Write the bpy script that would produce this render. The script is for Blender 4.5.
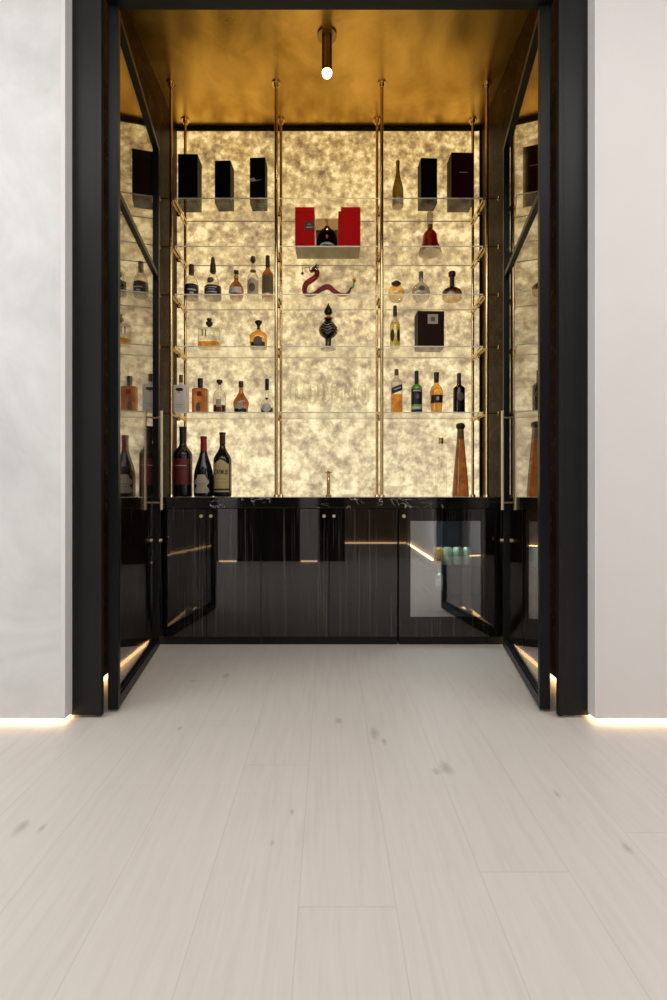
import bpy, bmesh, math, random
from mathutils import Vector, Matrix
from math import pi, sin, cos, radians

S = bpy.context.scene
for o in list(bpy.data.objects):
    bpy.data.objects.remove(o)
random.seed(7)

# ------------------------------------------------------------------ camera
H = 0.97                      # eye height
F = 500.0                     # focal length in pixels of a 667 px wide frame
VX, VY = 329.0, 492.0         # vanishing point of the straight-on view
cam_d = bpy.data.cameras.new('camera')
cam = bpy.data.objects.new('camera', cam_d)
S.collection.objects.link(cam)
cam.location = (0, 0, H)
cam.rotation_euler = (radians(90), 0, 0)
cam_d.sensor_fit = 'HORIZONTAL'
cam_d.sensor_width = 36
cam_d.lens = F / 667 * 36
cam_d.shift_x = (333.5 - VX) / 667
cam_d.shift_y = -(500 - VY) / 667
cam_d.clip_start = 0.02
S.camera = cam

# ------------------------------------------------------------------ light and exposure
ROOM_E = 70
FAR_E = 55
ONYX_E = 1.0
LED_E = 9.0
S.view_settings.view_transform = 'Standard'
S.view_settings.look = 'None'
S.view_settings.exposure = 0.0
S.view_settings.gamma = 1.0
S.view_settings.use_curve_mapping = False
try:
    S.cycles.use_denoising = True
    S.cycles.max_bounces = 10
    S.cycles.transparent_max_bounces = 24
    S.cycles.glossy_bounces = 5
    S.cycles.sample_clamp_indirect = 6
except Exception:
    pass
W = bpy.data.worlds.new('world')
S.world = W
W.use_nodes = True
W.node_tree.nodes['Background'].inputs[0].default_value = (.9, .93, 1, 1)
W.node_tree.nodes['Background'].inputs[1].default_value = 0.3


def area(name, loc, rot, sx, sy, e, col):
    l = bpy.data.lights.new(name, 'AREA')
    l.shape = 'RECTANGLE'
    l.size, l.size_y, l.energy, l.color = sx, sy, e, col
    o = bpy.data.objects.new(name, l)
    S.collection.objects.link(o)
    o.location, o.rotation_euler = loc, rot
    return o


area('room_ceiling_light', (0, 0.35, 3.60), (0, 0, 0), 5.6, 1.5, ROOM_E, (1, .975, .95))
area('left_window_light', (-3.02, 0.55, 1.75), (0, radians(-90), 0), 2.6, 2.0, 40, (.93, .97, 1))
area('right_fill_light', (3.02, 0.55, 1.75), (0, radians(90), 0), 2.6, 2.0, 18, (1, .97, .95))  # unseen area light added on the right to even out the wall lighting
area('far_room_ceiling_light', (0.3, -2.6, 3.60), (0, 0, 0), 4.5, 2.4, FAR_E, (1, .97, .94))


# ------------------------------------------------------------------ node helpers
class NT:
    def __init__(s, name):
        s.m = bpy.data.materials.new(name)
        s.m.use_nodes = True
        s.t = s.m.node_tree
        s.t.nodes.clear()
        s.out = s.t.nodes.new('ShaderNodeOutputMaterial')

    def n(s, typ, ins=None, **kw):
        nd = s.t.nodes.new(typ)
        for k, v in kw.items():
            setattr(nd, k, v)
        for k, v in (ins or {}).items():
            if hasattr(v, 'is_linked'):
                s.t.links.new(v, nd.inputs[k])
            else:
                nd.inputs[k].default_value = v
        return nd

    def m2(s, op, a, b=0.0, c=None):
        d = {0: a, 1: b}
        if c is not None:
            d[2] = c
        return s.n('ShaderNodeMath', d, operation=op).outputs[0]

    def mix(s, f, a, b):
        nd = s.n('ShaderNodeMix', data_type='RGBA')
        for i, v in ((0, f), (6, a), (7, b)):
            if hasattr(v, 'is_linked'):
                s.t.links.new(v, nd.inputs[i])
            else:
                nd.inputs[i].default_value = v
        return nd.outputs[2]

    def ramp(s, f, stops):
        nd = s.n('ShaderNodeValToRGB', {0: f})
        e = nd.color_ramp.elements
        e[0].position, e[0].color = stops[0][0], (*stops[0][1], 1)
        e[1].position, e[1].color = stops[-1][0], (*stops[-1][1], 1)
        for p, c in stops[1:-1]:
            q = e.new(p)
            q.color = (*c, 1)
        return nd.outputs[0]

    def obj(s, scale=(1, 1, 1)):
        tc = s.n('ShaderNodeTexCoord')
        return s.n('ShaderNodeMapping', {0: tc.outputs['Object'], 3: scale}).outputs[0]

    def noise(s, v, scale, detail=3, rough=.5, dist=0.0):
        return s.n('ShaderNodeTexNoise', {'Vector': v, 'Scale': scale, 'Detail': detail, 'Roughness': rough, 'Distortion': dist}).outputs[0]

    def bump(s, h, strength, dist=.01):
        return s.n('ShaderNodeBump', {'Height': h, 'Strength': strength, 'Distance': dist}).outputs[0]

    def end(s, sh):
        s.t.links.new(sh, s.out.inputs[0])
        return s.m

    def pbr(s, **k):
        nd = s.n('ShaderNodeBsdfPrincipled', {kk.replace('_', ' '): v for kk, v in k.items()})
        return s.end(nd.outputs[0])


def c4(c):
    return (c[0], c[1], c[2], 1) if len(c) == 3 else c


def srgb(r, g, b):
    f = lambda x: (x / 255 / 12.92) if x / 255 <= .04045 else ((x / 255 + .055) / 1.055) ** 2.4
    return (f(r), f(g), f(b), 1)


def plain(name, col, rough=.5, metal=0.0, var=.12, scale=30, coat=0.0, bump=0.0, ior=1.5):
    t = NT(name)
    v = t.obj()
    nz = t.noise(v, scale, 3)
    a = tuple(max(0, x * (1 - var)) for x in col[:3]) + (1,)
    b = tuple(min(1, x * (1 + var)) for x in col[:3]) + (1,)
    k = dict(Base_Color=t.mix(nz, a, b), Roughness=rough, Metallic=metal, IOR=ior)
    if coat:
        k['Coat_Weight'] = coat
        k['Coat_Roughness'] = .04
    if bump:
        k['Normal'] = t.bump(nz, bump, .002)
    return t.pbr(**k)


def glass(name, col, f0=.04, edge=.55, rough=.02, var=0.0, vscale=8):
    """Clear or tinted thin-walled glass: straight transmission plus Fresnel reflection."""
    t = NT(name)
    g = t.n('ShaderNodeNewGeometry')
    dt = t.n('ShaderNodeVectorMath', {0: g.outputs['Normal'], 1: g.outputs['Incoming']}, operation='DOT_PRODUCT').outputs['Value']
    cs = t.m2('MINIMUM', t.m2('ABSOLUTE', dt), 1.0)
    om = t.m2('SUBTRACT', 1.0, cs)
    fr = t.m2('ADD', t.m2('MULTIPLY', t.m2('POWER', om, 5.0), 1 - f0), f0)
    col = c4(col)
    dark = tuple(col[i] ** 2 * edge for i in range(3)) + (1,)
    base = col
    if var:
        nz = t.noise(t.obj(), vscale, 3)
        base = t.mix(nz, tuple(col[i] * (1 - var) for i in range(3)) + (1,), tuple(min(1, col[i] * (1 + var)) for i in range(3)) + (1,))
    tint = t.mix(t.m2('POWER', om, 3.0), base, dark) if edge < 1 else base
    tr = t.n('ShaderNodeBsdfTransparent', {0: tint}).outputs[0]
    gl = t.n('ShaderNodeBsdfGlossy', {0: (1, 1, 1, 1), 'Roughness': rough}).outputs[0]
    return t.end(t.n('ShaderNodeMixShader', {0: fr, 1: tr, 2: gl}).outputs[0])


def emis(name, col, e):
    t = NT(name)
    return t.end(t.n('ShaderNodeEmission', {0: c4(col), 1: e}).outputs[0])


M = {}


def mk_plaster(name, c1, c2, c3, sc):
    t = NT(name)
    v = t.obj()
    a = t.noise(v, sc, 6, .6, 1.2)
    b = t.noise(v, sc * 4, 5, .6, .6)
    f = t.m2('ADD', t.m2('MULTIPLY', a, .75), t.m2('MULTIPLY', b, .25))
    return t.pbr(Base_Color=t.ramp(f, [(.3, c1), (.5, c2), (.66, c3)]), Roughness=.6, Normal=t.bump(b, .12, .01))


M['plaster'] = mk_plaster('venetian_plaster', (.58, .575, .56), (.70, .69, .675), (.79, .78, .765), 1.6)
M['wallpaint'] = mk_plaster('smooth_wall_paint', (.73, .70, .685), (.755, .728, .715), (.775, .75, .738), .8)
M['ceilpaint'] = plain('ceiling_paint', (.8, .79, .78), .8, var=.02)

# floor: wide pale oak planks
t = NT('pale_oak_planks')
tc = t.n('ShaderNodeTexCoord').outputs['Object']
xyz = t.n('ShaderNodeSeparateXYZ', {0: tc})
X, Y = xyz.outputs[0], xyz.outputs[1]
u = t.m2('DIVIDE', t.m2('SUBTRACT', X, .157), .2285)
row = t.m2('FLOOR', u)
fu = t.m2('FRACT', u)
rn = t.n('ShaderNodeTexWhiteNoise', {'W': row}, noise_dimensions='1D').outputs[0]
vv = t.m2('ADD', t.m2('DIVIDE', Y, 2.3), t.m2('MULTIPLY', rn, 3.0))
cell = t.m2('FLOOR', vv)
fv = t.m2('FRACT', vv)
idv = t.n('ShaderNodeCombineXYZ', {0: row, 1: cell})
pid = t.n('ShaderNodeTexWhiteNoise', {'Vector': idv.outputs[0]}, noise_dimensions='2D').outputs[0]
du = t.m2('MINIMUM', fu, t.m2('SUBTRACT', 1.0, fu))
dv = t.m2('MINIMUM', fv, t.m2('SUBTRACT', 1.0, fv))
seam = t.m2('MAXIMUM', t.m2('LESS_THAN', du, .006), t.m2('LESS_THAN', dv, .0007))
off = t.n('ShaderNodeVectorMath', {0: tc, 1: t.n('ShaderNodeCombineXYZ', {0: t.m2('MULTIPLY', pid, 7.0), 1: t.m2('MULTIPLY', pid, 13.0)}).outputs[0]}, operation='ADD').outputs[0]
gv = t.n('ShaderNodeMapping', {0: off, 3: (14, .9, 1)}).outputs[0]
gr = t.noise(gv, 3.0, 6, .62, .8)
gv2 = t.n('ShaderNodeMapping', {0: off, 3: (60, 2.2, 1)}).outputs[0]
gr2 = t.noise(gv2, 4.0, 3, .6)
kn = t.n('ShaderNodeTexVoronoi', {'Vector': t.n('ShaderNodeMapping', {0: off, 3: (3.2, 1.5, 1)}).outputs[0], 'Scale': 1.0, 'Randomness': 1.0}).outputs['Distance']
knm = t.m2('MULTIPLY', t.m2('SMOOTH_MIN', 1.0, t.m2('MAXIMUM', t.m2('SUBTRACT', 1.0, t.m2('DIVIDE', kn, .075)), 0.0), .0), .6)
base = t.ramp(gr, [(.25, (.59, .548, .508)), (.5, (.642, .604, .566)), (.75, (.67, .636, .60))])
base = t.mix(t.m2('MULTIPLY', gr2, .20), base, (.48, .44, .40, 1))
base = t.mix(t.m2('MULTIPLY', pid, .25), base, (.69, .655, .62, 1))
base = t.mix(knm, base, (.25, .20, .16, 1))
wob = t.noise(tc, 18, 3, .6)
for kx_, ky_, kr_ in ((374, 733, .020), (339, 721, .016), (446, 768, .022), (384, 741, .012), (557, 794, .011), (627, 848, .013), (23, 826, .018), (42, 828, .010), (272, 843, .006), (292, 812, .008), (436, 772, .012), (180, 728, .010)):
    yy_ = 485.0 / (ky_ - 492)
    dx_ = t.m2('DIVIDE', t.m2('SUBTRACT', X, (kx_ - 329) * yy_ / 500), 1.0)
    dy_ = t.m2('DIVIDE', t.m2('SUBTRACT', Y, yy_), 2.2)
    dd_ = t.m2('SQRT', t.m2('ADD', t.m2('MULTIPLY', dx_, dx_), t.m2('MULTIPLY', dy_, dy_)))
    mk_ = t.m2('MULTIPLY', t.m2('MAXIMUM', t.m2('SUBTRACT', 1.0, t.m2('DIVIDE', dd_, t.m2('MULTIPLY', wob, kr_ * 2.3))), 0.0), .50)
    base = t.mix(mk_, base, (.20, .165, .135, 1))
base = t.mix(t.m2('MULTIPLY', seam, .20), base, (.26, .22, .19, 1))
hh = t.m2('SUBTRACT', t.m2('MULTIPLY', gr2, .3), seam)
M['floor'] = t.pbr(Base_Color=base, Roughness=.42, Normal=t.bump(hh, .25, .002))

M['frame'] = plain('satin_black_metal', (.012, .0115, .011), .36, .0, .15, 4, ior=1.3)
M['door_metal'] = plain('black_door_metal', (.008, .009, .0095), .33, .0, .1, 6, ior=1.25)

# alcove side walls: dark bronze brown marble, polished
t = NT('dark_bronze_marble')
v = t.obj()
a = t.noise(v, 3.2, 8, .68, 1.6)
b = t.noise(v, 26, 6, .7, .4)
vn = t.n('ShaderNodeTexVoronoi', {'Vector': t.n('ShaderNodeVectorMath', {0: v, 1: t.n('ShaderNodeTexNoise', {'Vector': v, 'Scale': 4.0, 'Detail': 4.0}).outputs[1]}, operation='ADD').outputs[0], 'Scale': 3.0}, feature='DISTANCE_TO_EDGE').outputs[0]
vein = t.m2('LESS_THAN', vn, .012)
c = t.ramp(a, [(.3, (.006, .003, .001)), (.52, (.026, .011, .003)), (.7, (.078, .034, .010))])
c = t.mix(t.m2('MULTIPLY', t.m2('GREATER_THAN', b, .63), .5), c, (.18, .12, .055, 1))
c = t.mix(t.m2('MULTIPLY', vein, .25), c, (.22, .14, .07, 1))
M['marble_wall'] = t.pbr(Base_Color=c, Roughness=.42, IOR=1.12)

# worktop: black marble, thin broken white veins
t = NT('black_marble')
v = t.obj()
wv = t.n('ShaderNodeVectorMath', {0: v, 1: t.n('ShaderNodeTexNoise', {'Vector': v, 'Scale': 3.0, 'Detail': 5.0}).outputs[1]}, operation='ADD').outputs[0]
e1 = t.n('ShaderNodeTexVoronoi', {'Vector': t.n('ShaderNodeMapping', {0: wv, 3: (1, 1, 5)}).outputs[0], 'Scale': 3.5}, feature='DISTANCE_TO_EDGE').outputs[0]
brk = t.noise(v, 9, 4)
vein = t.m2('MULTIPLY', t.m2('LESS_THAN', e1, .011), t.m2('GREATER_THAN', brk, .53))
c = t.mix(t.m2('MULTIPLY', vein, .8), (.006, .006, .006, 1), (.55, .52, .47, 1))
M['black_marble'] = t.pbr(Base_Color=c, Roughness=.06, IOR=1.6)

# cabinet fronts: high gloss black veneer, fine vertical grain
t = NT('black_gloss_veneer')
v = t.obj((55, 55, .7))
a = t.noise(v, 1.5, 5, .65)
b = t.noise(t.obj((14, 14, .3)), 1.3, 3, .5)
st = t.m2('MULTIPLY', t.m2('GREATER_THAN', t.noise(t.obj((150, 150, .9)), 1.2, 2, .5), .585), t.m2('GREATER_THAN', b, .45))
f = t.m2('ADD', t.m2('MULTIPLY', a, t.m2('ADD', b, .35)), t.m2('MULTIPLY', st, .09))
c = t.ramp(f, [(.36, (.002, .0019, .0018)), (.50, (.007, .006, .005)), (.62, (.060, .052, .044))])
M['veneer'] = t.pbr(Base_Color=c, Roughness=.02, IOR=1.68)

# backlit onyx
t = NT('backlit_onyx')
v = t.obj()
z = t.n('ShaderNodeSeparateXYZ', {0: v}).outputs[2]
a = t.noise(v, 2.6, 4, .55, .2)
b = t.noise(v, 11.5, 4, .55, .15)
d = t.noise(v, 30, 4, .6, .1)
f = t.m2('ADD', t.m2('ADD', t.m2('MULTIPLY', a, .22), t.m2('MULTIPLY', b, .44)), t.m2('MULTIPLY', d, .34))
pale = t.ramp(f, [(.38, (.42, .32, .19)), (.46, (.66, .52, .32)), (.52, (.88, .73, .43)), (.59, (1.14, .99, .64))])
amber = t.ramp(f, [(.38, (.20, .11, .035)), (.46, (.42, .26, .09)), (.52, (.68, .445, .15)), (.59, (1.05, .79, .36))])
k = t.n('ShaderNodeMapRange', {0: t.m2('ADD', z, t.m2('MULTIPLY', a, .9)), 1: 1.7, 2: 4.1}).outputs[0]  # glow gradient painted into the emission: dimmer and more amber higher up
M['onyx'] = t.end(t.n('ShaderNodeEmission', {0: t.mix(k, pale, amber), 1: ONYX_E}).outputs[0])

# brushed gold ceiling
t = NT('gold_leaf_ceiling')
v = t.obj((1.2, 1, 1))
a = t.noise(v, 2.2, 5, .6, .6)
M['gold_ceiling'] = t.pbr(Base_Color=t.ramp(a, [(.35, (.52, .32, .075)), (.65, (.82, .53, .15))]), Metallic=1.0,
                          Roughness=t.m2('ADD', t.m2('MULTIPLY', a, .16), .22), Normal=t.bump(a, .1, .01))
M['brass'] = plain('polished_brass', (.80, .58, .29), .18, 1.0, .08, 12)
M['brass_satin'] = plain('satin_brass', (.80, .62, .36), .32, 1.0, .05, 12)
M['brass_pale'] = plain('pale_brushed_brass', (.92, .72, .36), .42, .75, .05, 12)
M['champagne'] = plain('champagne_brass', (.80, .68, .45), .38, .6, .04, 12)
M['bronze'] = plain('dark_bronze', (.36, .23, .09), .3, 1.0, .1, 12)
M['shelf_glass'] = glass('clear_shelf_glass', (.995, .995, .985), .02, 1.0)
M['glass_edge'] = plain('polished_glass_edge', (.93, .90, .66), .15, 0, .05, 10)
M['door_glass'] = glass('clear_door_glass', (.82, .78, .74), .2, 1.0, .0)
M['fridge_glass'] = glass('reflective_fridge_glass', (.72, .76, .78), .30, 1.0, .0)
M['led'] = emis('warm_led', (1, .66, .33), LED_E)
M['led2'] = emis('warm_led_alcove', (1, .60, .25), 4.5)
M['bulb'] = emis('warm_bulb', (1, .74, .40), 7)
M['black_door_panel'] = plain('black_cupboard_lacquer', (.006, .006, .006), .25, 0, .1, 5)

# bottle materials
M['g_clear'] = glass('clear_bottle_glass', (.93, .92, .88), .05, .22)
M['g_stem'] = glass('thin_stemware_glass', (.985, .98, .965), .035, .85)
M['g_frost'] = glass('grey_cut_glass', (.70, .68, .66), .10, .5, .1, .25, 45)
M['g_amber'] = glass('amber_glass', (.62, .385, .225), .05, .22, .03, .15, 12)
M['g_orange'] = glass('orange_whisky', (.93, .64, .27), .05, .22, .03, .12, 14)
M['g_gold'] = glass('golden_spirit', (.90, .76, .46), .05, .6)
M['l_amber'] = glass('amber_liquid', (.88, .58, .20), .0, 1.0)
M['g_base'] = glass('thick_clear_bottle_base', (.75, .68, .55), .3, .8, .15)
M['g_rust'] = glass('rust_brown_glass', (.53, .315, .17), .05, .22, .04, .25, 9)
M['g_red'] = glass('deep_red_glass', (.40, .05, .018), .06, .4)
M['g_darkred'] = glass('dark_brown_spirit', (.30, .13, .08), .06, .4)
M['g_green'] = glass('green_glass', (.36, .62, .22), .05, .35)
M['g_olive'] = glass('olive_champagne_glass', (.40, .33, .15), .06, .3)
M['g_yellow'] = glass('yellow_spirit', (.92, .86, .40), .05, .6)
M['g_black'] = plain('black_bottle_glass', (.006, .006, .007), .08, 0, .1, 10)
M['g_wine'] = plain('dark_wine_glass', (.010, .005, .008), .1, 0, .1, 10)
M['black'] = plain('matt_black', (.010, .010, .012), .5, 0, .1, 20)
M['box_black'] = plain('black_card', (.004, .004, .005), .5, 0, .1, 20, ior=1.2)
M['box_brown'] = plain('dark_brown_card', (.022, .009, .005), .5, 0, .1, 20, ior=1.2)
M['box_maroon'] = plain('dark_maroon_lacquer', (.028, .004, .003), .5, 0, .1, 20, ior=1.2)
M['red'] = plain('red_lacquer', (.42, .005, .006), .5, 0, .06, 8, ior=1.12)
M['red_foil'] = plain('red_foil', (.33, .018, .015), .35, .2, .1, 20)
M['maroon_foil'] = plain('maroon_foil', (.07, .012, .010), .4, .1, .1, 20)
M['cork'] = plain('cork_brown', (.16, .09, .035), .7, 0, .25, 60)
M['dark_cork'] = plain('dark_wooden_stopper', (.05, .025, .012), .55, 0, .2, 60)
M['gold'] = plain('gold_foil', (.60, .38, .12), .3, .9, .15, 30)
M['cream'] = plain('cream_label_paper', (.52, .45, .33), .7, 0, .32, 170)
M['tan'] = plain('tan_label_paper', (.58, .45, .20), .65, 0, .1, 40)
M['white_lab'] = plain('off_white_label', (.62, .60, .58), .6, 0, .08, 50)
M['grey_lab'] = plain('grey_label', (.13, .12, .10), .6, 0, .7, 160)
M['black_lab'] = plain('black_label', (.008, .008, .01), .5, 0, .1, 50)
M['olive_lab'] = plain('olive_printed_label', (.16, .13, .05), .6, 0, .4, 80)
M['red_lab'] = plain('dark_red_label', (.13, .012, .012), .5, 0, .2, 30)
M['ink'] = plain('dark_ink', (.03, .022, .015), .6, 0, .05, 20)
M['white_ink'] = plain('pale_ink', (.55, .53, .50), .5, 0, .05, 20)
M['ceramic'] = plain('white_ceramic', (.74, .69, .62), .35, 0, .08, 25)
M['grey_liner'] = plain('olive_satin_lining', (.22, .18, .09), .6, 0, .1, 20)
M['steel'] = plain('fridge_interior', (.02, .026, .034), .4, .3, .1, 10)
M['can'] = plain('pale_green_can', (.30, .36, .24), .3, .4, .35, 40)
M['can_o'] = plain('orange_can', (.42, .22, .05), .3, .4, .2, 40)
M['tin'] = plain('can_lid_metal', (.6, .6, .58), .3, 1, .05, 10)


# ------------------------------------------------------------------ mesh helpers
def link(name, bm, mat, parent=None, loc=(0, 0, 0), rot=(0, 0, 0), smooth=False, mats=None):
    me = bpy.data.meshes.new(name)
    bmesh.ops.recalc_face_normals(bm, faces=bm.faces)
    if smooth:
        for f in bm.faces:
            f.smooth = True
        for e in bm.edges:
            if len(e.link_faces) == 2 and e.calc_face_angle(0) > radians(38):
                e.smooth = False
    bm.to_mesh(me)
    bm.free()
    for m_ in (mats or [mat]):
        me.materials.append(m_)
    o = bpy.data.objects.new(name, me)
    S.collection.objects.link(o)
    o.location, o.rotation_euler = loc, rot
    if parent:
        o.parent = parent
    return o


def box(bm, x0, x1, y0, y1, z0, z1, bev=0.0, seg=2, mi=0):
    r = bmesh.ops.create_cube(bm, size=1)
    vs = r['verts']
    for v in vs:
        v.co = Vector(((x0 + x1) / 2 + v.co.x * (x1 - x0), (y0 + y1) / 2 + v.co.y * (y1 - y0), (z0 + z1) / 2 + v.co.z * (z1 - z0)))
    fs = list({f for v in vs for f in v.link_faces})
    for f in fs:
        f.material_index = mi
    if bev:
        es = list({e for v in vs for e in v.link_edges})
        bmesh.ops.bevel(bm, geom=es, offset=bev, segments=seg, affect='EDGES', profile=.5)
    return bm


def bx(*a, **k):
    return box(bmesh.new(), *a, **k)


def cyl(bm, p0, p1, r, r2=None, seg=20):
    p0, p1 = Vector(p0), Vector(p1)
    d = p1 - p0
    rot = d.to_track_quat('Z', 'Y').to_matrix().to_4x4()
    bmesh.ops.create_cone(bm, cap_ends=True, segments=seg, radius1=r, radius2=r if r2 is None else r2, depth=d.length,
                          matrix=Matrix.Translation((p0 + p1) / 2) @ rot)
    return bm


def sph(bm, c, r, sc=(1, 1, 1), u=20, v=12):
    bmesh.ops.create_uvsphere(bm, u_segments=u, v_segments=v, radius=r, matrix=Matrix.Translation(c) @ Matrix.Diagonal((*sc, 1)))
    return bm


def sweep(bm, pts, rad, seg=10, squash=1.0):
    """tube through 3-D points with a radius per point, round ends"""
    P = [Vector(p) for p in pts]
    rings = []
    prev = None
    for i, p in enumerate(P):
        d = (P[min(i + 1, len(P) - 1)] - P[max(i - 1, 0)]).normalized()
        a = Vector((0, 1, 0)) if prev is None else prev
        a = (a - d * a.dot(d)).normalized()
        prev = a
        b = d.cross(a)
        rings.append([bm.verts.new(p + (a * cos(2 * pi * k / seg) * squash + b * sin(2 * pi * k / seg)) * rad[i]) for k in range(seg)])
    for r0, r1 in zip(rings, rings[1:]):
        for k in range(seg):
            bm.faces.new((r0[k], r0[(k + 1) % seg], r1[(k + 1) % seg], r1[k]))
    bm.faces.new(rings[0])
    bm.faces.new(rings[-1])
    return bm


def catmull(pts, n=6):
    out = []
    P = [pts[0]] + list(pts) + [pts[-1]]
    for i in range(1, len(P) - 2):
        for k in range(n):
            s_ = k / n
            q = []
            for j in range(len(P[i])):
                p0, p1, p2, p3 = P[i - 1][j], P[i][j], P[i + 1][j], P[i + 2][j]
                q.append(.5 * (2 * p1 + (p2 - p0) * s_ + (2 * p0 - 5 * p1 + 4 * p2 - p3) * s_ ** 2 + (3 * p1 - p0 - 3 * p2 + p3) * s_ ** 3))
            out.append(tuple(q))
    out.append(tuple(pts[-1]))
    return out


def loft(bm, prof, seg=32):
    """prof rows: (z, half_width, half_depth, exponent)"""
    rings = []
    for z, rx, ry, n in prof:
        ring = []
        for k in range(seg):
            a = 2 * pi * k / seg
            c_, s_ = cos(a), sin(a)
            ring.append(bm.verts.new((math.copysign(abs(c_) ** (2 / n), c_) * rx, math.copysign(abs(s_) ** (2 / n), s_) * ry, z)))
        rings.append(ring)
    for r0, r1 in zip(rings, rings[1:]):
        for k in range(seg):
            bm.faces.new((r0[k], r0[(k + 1) % seg], r1[(k + 1) % seg], r1[k]))
    bm.faces.new(rings[0])
    bm.faces.new(rings[-1])
    return bm


def pz(prof, z):
    for a, b in zip(prof, prof[1:]):
        if a[0] <= z <= b[0] and b[0] > a[0]:
            f_ = (z - a[0]) / (b[0] - a[0])
            return tuple(a[i] + (b[i] - a[i]) * f_ for i in range(4))
    return prof[-1] if z > prof[-1][0] else prof[0]


def ysurf(prof, x, z):
    _, rx, ry, n = pz(prof, z)
    q = min(abs(x / max(rx, 1e-6)), .985)
    return -ry * (1 - q ** n) ** (1 / n)


def patch(bm, prof, shape, x0, x1, z0, z1, off=.0009, nu=12, nv=10):
    """a label wrapped on the front of a bottle; shape: rect, oval, arch, slant, star"""
    def lim(v):
        if shape == 'oval':
            w = math.sqrt(max(0, 1 - (2 * v - 1) ** 2))
            return .5 - w / 2, .5 + w / 2
        if shape == 'crest':
            w = .62 + .38 * abs(sin(v * pi * 2.2 + .5)) if v < .86 else .55
            return .5 - w / 2, .5 + w / 2
        return 0, 1
    G = []
    for j in range(nv + 1):
        v = j / nv
        a, b = lim(v)
        rw = []
        for i in range(nu + 1):
            u_ = a + (b - a) * i / nu
            x = x0 + (x1 - x0) * u_
            z = z0 + (z1 - z0) * v
            if shape == 'arch':
                z = z0 + (z1 - z0) * v * (1 - .17 * abs(2 * u_ - 1) ** 1.3)
            if shape == 'slant':
                z += (x - x0) * .36
            rw.append((x, z))
        G.append(rw)
    top = [[bm.verts.new((x, ysurf(prof, x, z) - off, z)) for x, z in rw] for rw in G]
    bot = [[bm.verts.new((x, ysurf(prof, x, z) + .0002, z)) for x, z in rw] for rw in G]
    for j in range(nv):
        for i in range(nu):
            bm.faces.new((top[j][i], top[j][i + 1], top[j + 1][i + 1], top[j + 1][i]))
    for A, B in ((0, 0), (nv, nv)):
        for i in range(nu):
            bm.faces.new((top[A][i], top[A][i + 1], bot[A][i + 1], bot[A][i]))
    for i in (0, nu):
        for j in range(nv):
            bm.faces.new((top[j][i], top[j + 1][i], bot[j + 1][i], bot[j][i]))
    return bm


def text_mesh(txt, size, fit=None):
    cu = bpy.data.curves.new('lettering', 'FONT')
    cu.body, cu.size, cu.align_x, cu.align_y = txt, size, 'CENTER', 'CENTER'
    cu.extrude = .0002
    cu.offset = .0009 if size < .06 else .0012
    o = bpy.data.objects.new('lettering', cu)
    S.collection.objects.link(o)
    bpy.context.view_layer.update()
    me = bpy.data.meshes.new_from_object(o.evaluated_get(bpy.context.evaluated_depsgraph_get()))
    bpy.data.objects.remove(o)
    bpy.data.curves.remove(cu)
    bm = bmesh.new()
    bm.from_mesh(me)
    bpy.data.meshes.remove(me)
    if fit:
        w = max(v.co.x for v in bm.verts) - min(v.co.x for v in bm.verts)
        for v in bm.verts:
            v.co.x *= fit / w
    return bm


def lettering(prof, txt, size, cx, cz, mat, parent, fit=None):
    bm = text_mesh(txt, size, fit)
    for v in bm.verts:
        x, z, e = cx + v.co.x, cz + v.co.y, v.co.z
        v.co = Vector((x, ysurf(prof, x, z) - .0014 - e, z))
    return link('lettering', bm, mat, parent)


def tag(o, label, cat, group=None):
    o['label'], o['category'] = label, cat
    if group:
        o['group'] = group
    return o


def empty(name, label, cat, loc, rz=0.0, group=None):
    o = bpy.data.objects.new(name, None)
    o.empty_display_size = .05
    S.collection.objects.link(o)
    o.location, o.rotation_euler = loc, (0, 0, rz)
    return tag(o, label, cat, group)


def struct(name, bm, mat, parent=None, **k):
    o = link(name, bm, mat, parent, **k)
    if parent is None:
        o['kind'] = 'structure'
    return o


def PX(px, d):
    return (px - VX) * d / F


def PZ(py, d):
    return H + (VY - py) * d / F


# ------------------------------------------------------------------ room shell
WY = 2.09                      # face of the plaster walls either side of the portal
AX = 1.14                      # half width of the alcove
AB = 3.75                      # alcove back wall
AC = 3.705                     # alcove ceiling height
RC = 3.72                      # room ceiling
FY = 2.146                     # face of the black portal
RB = -4.5
RX = 3.1
struct('floor', bx(-RX, RX, RB, AB + .1, -.06, 0), M['floor'])
struct('ceiling', bx(-RX, RX, RB, WY + .25, RC, RC + .08), M['ceilpaint'])
LX, RXE = PX(65, WY), PX(595, WY)
struct('wall_left', bx(-RX, LX, WY, WY + .25, .022, RC), M['plaster'])
struct('wall_right', bx(RXE, RX, WY, WY + .25, .022, RC), M['wallpaint'])
bm = bx(-RX, LX - .03, WY + .03, WY + .25, 0, .022)
struct('baseboard_left', bm, M['frame'])
struct('baseboard_right', bx(RXE + .03, RX, WY + .03, WY + .25, 0, .022), M['frame'])
struct('wall_room_left', bx(-RX - .1, -RX, RB, WY + .25, 0, RC), M['wallpaint'])
struct('wall_room_right', bx(RX, RX + .1, RB, WY + .25, 0, RC), M['wallpaint'])
struct('wall_room_rear', bx(-RX, RX, RB - .1, RB, .02, RC), M['wallpaint'])

# wall seams beside the portal (flush metal corner beads)
struct('trim_1', bx(LX - .0165, LX + .001, WY - .0015, WY + .06, .03, RC), M['wallpaint'])
struct('trim_2', bx(RXE - .001, RXE + .0165, WY - .0015, WY + .06, .03, RC), M['wallpaint'])

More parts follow.
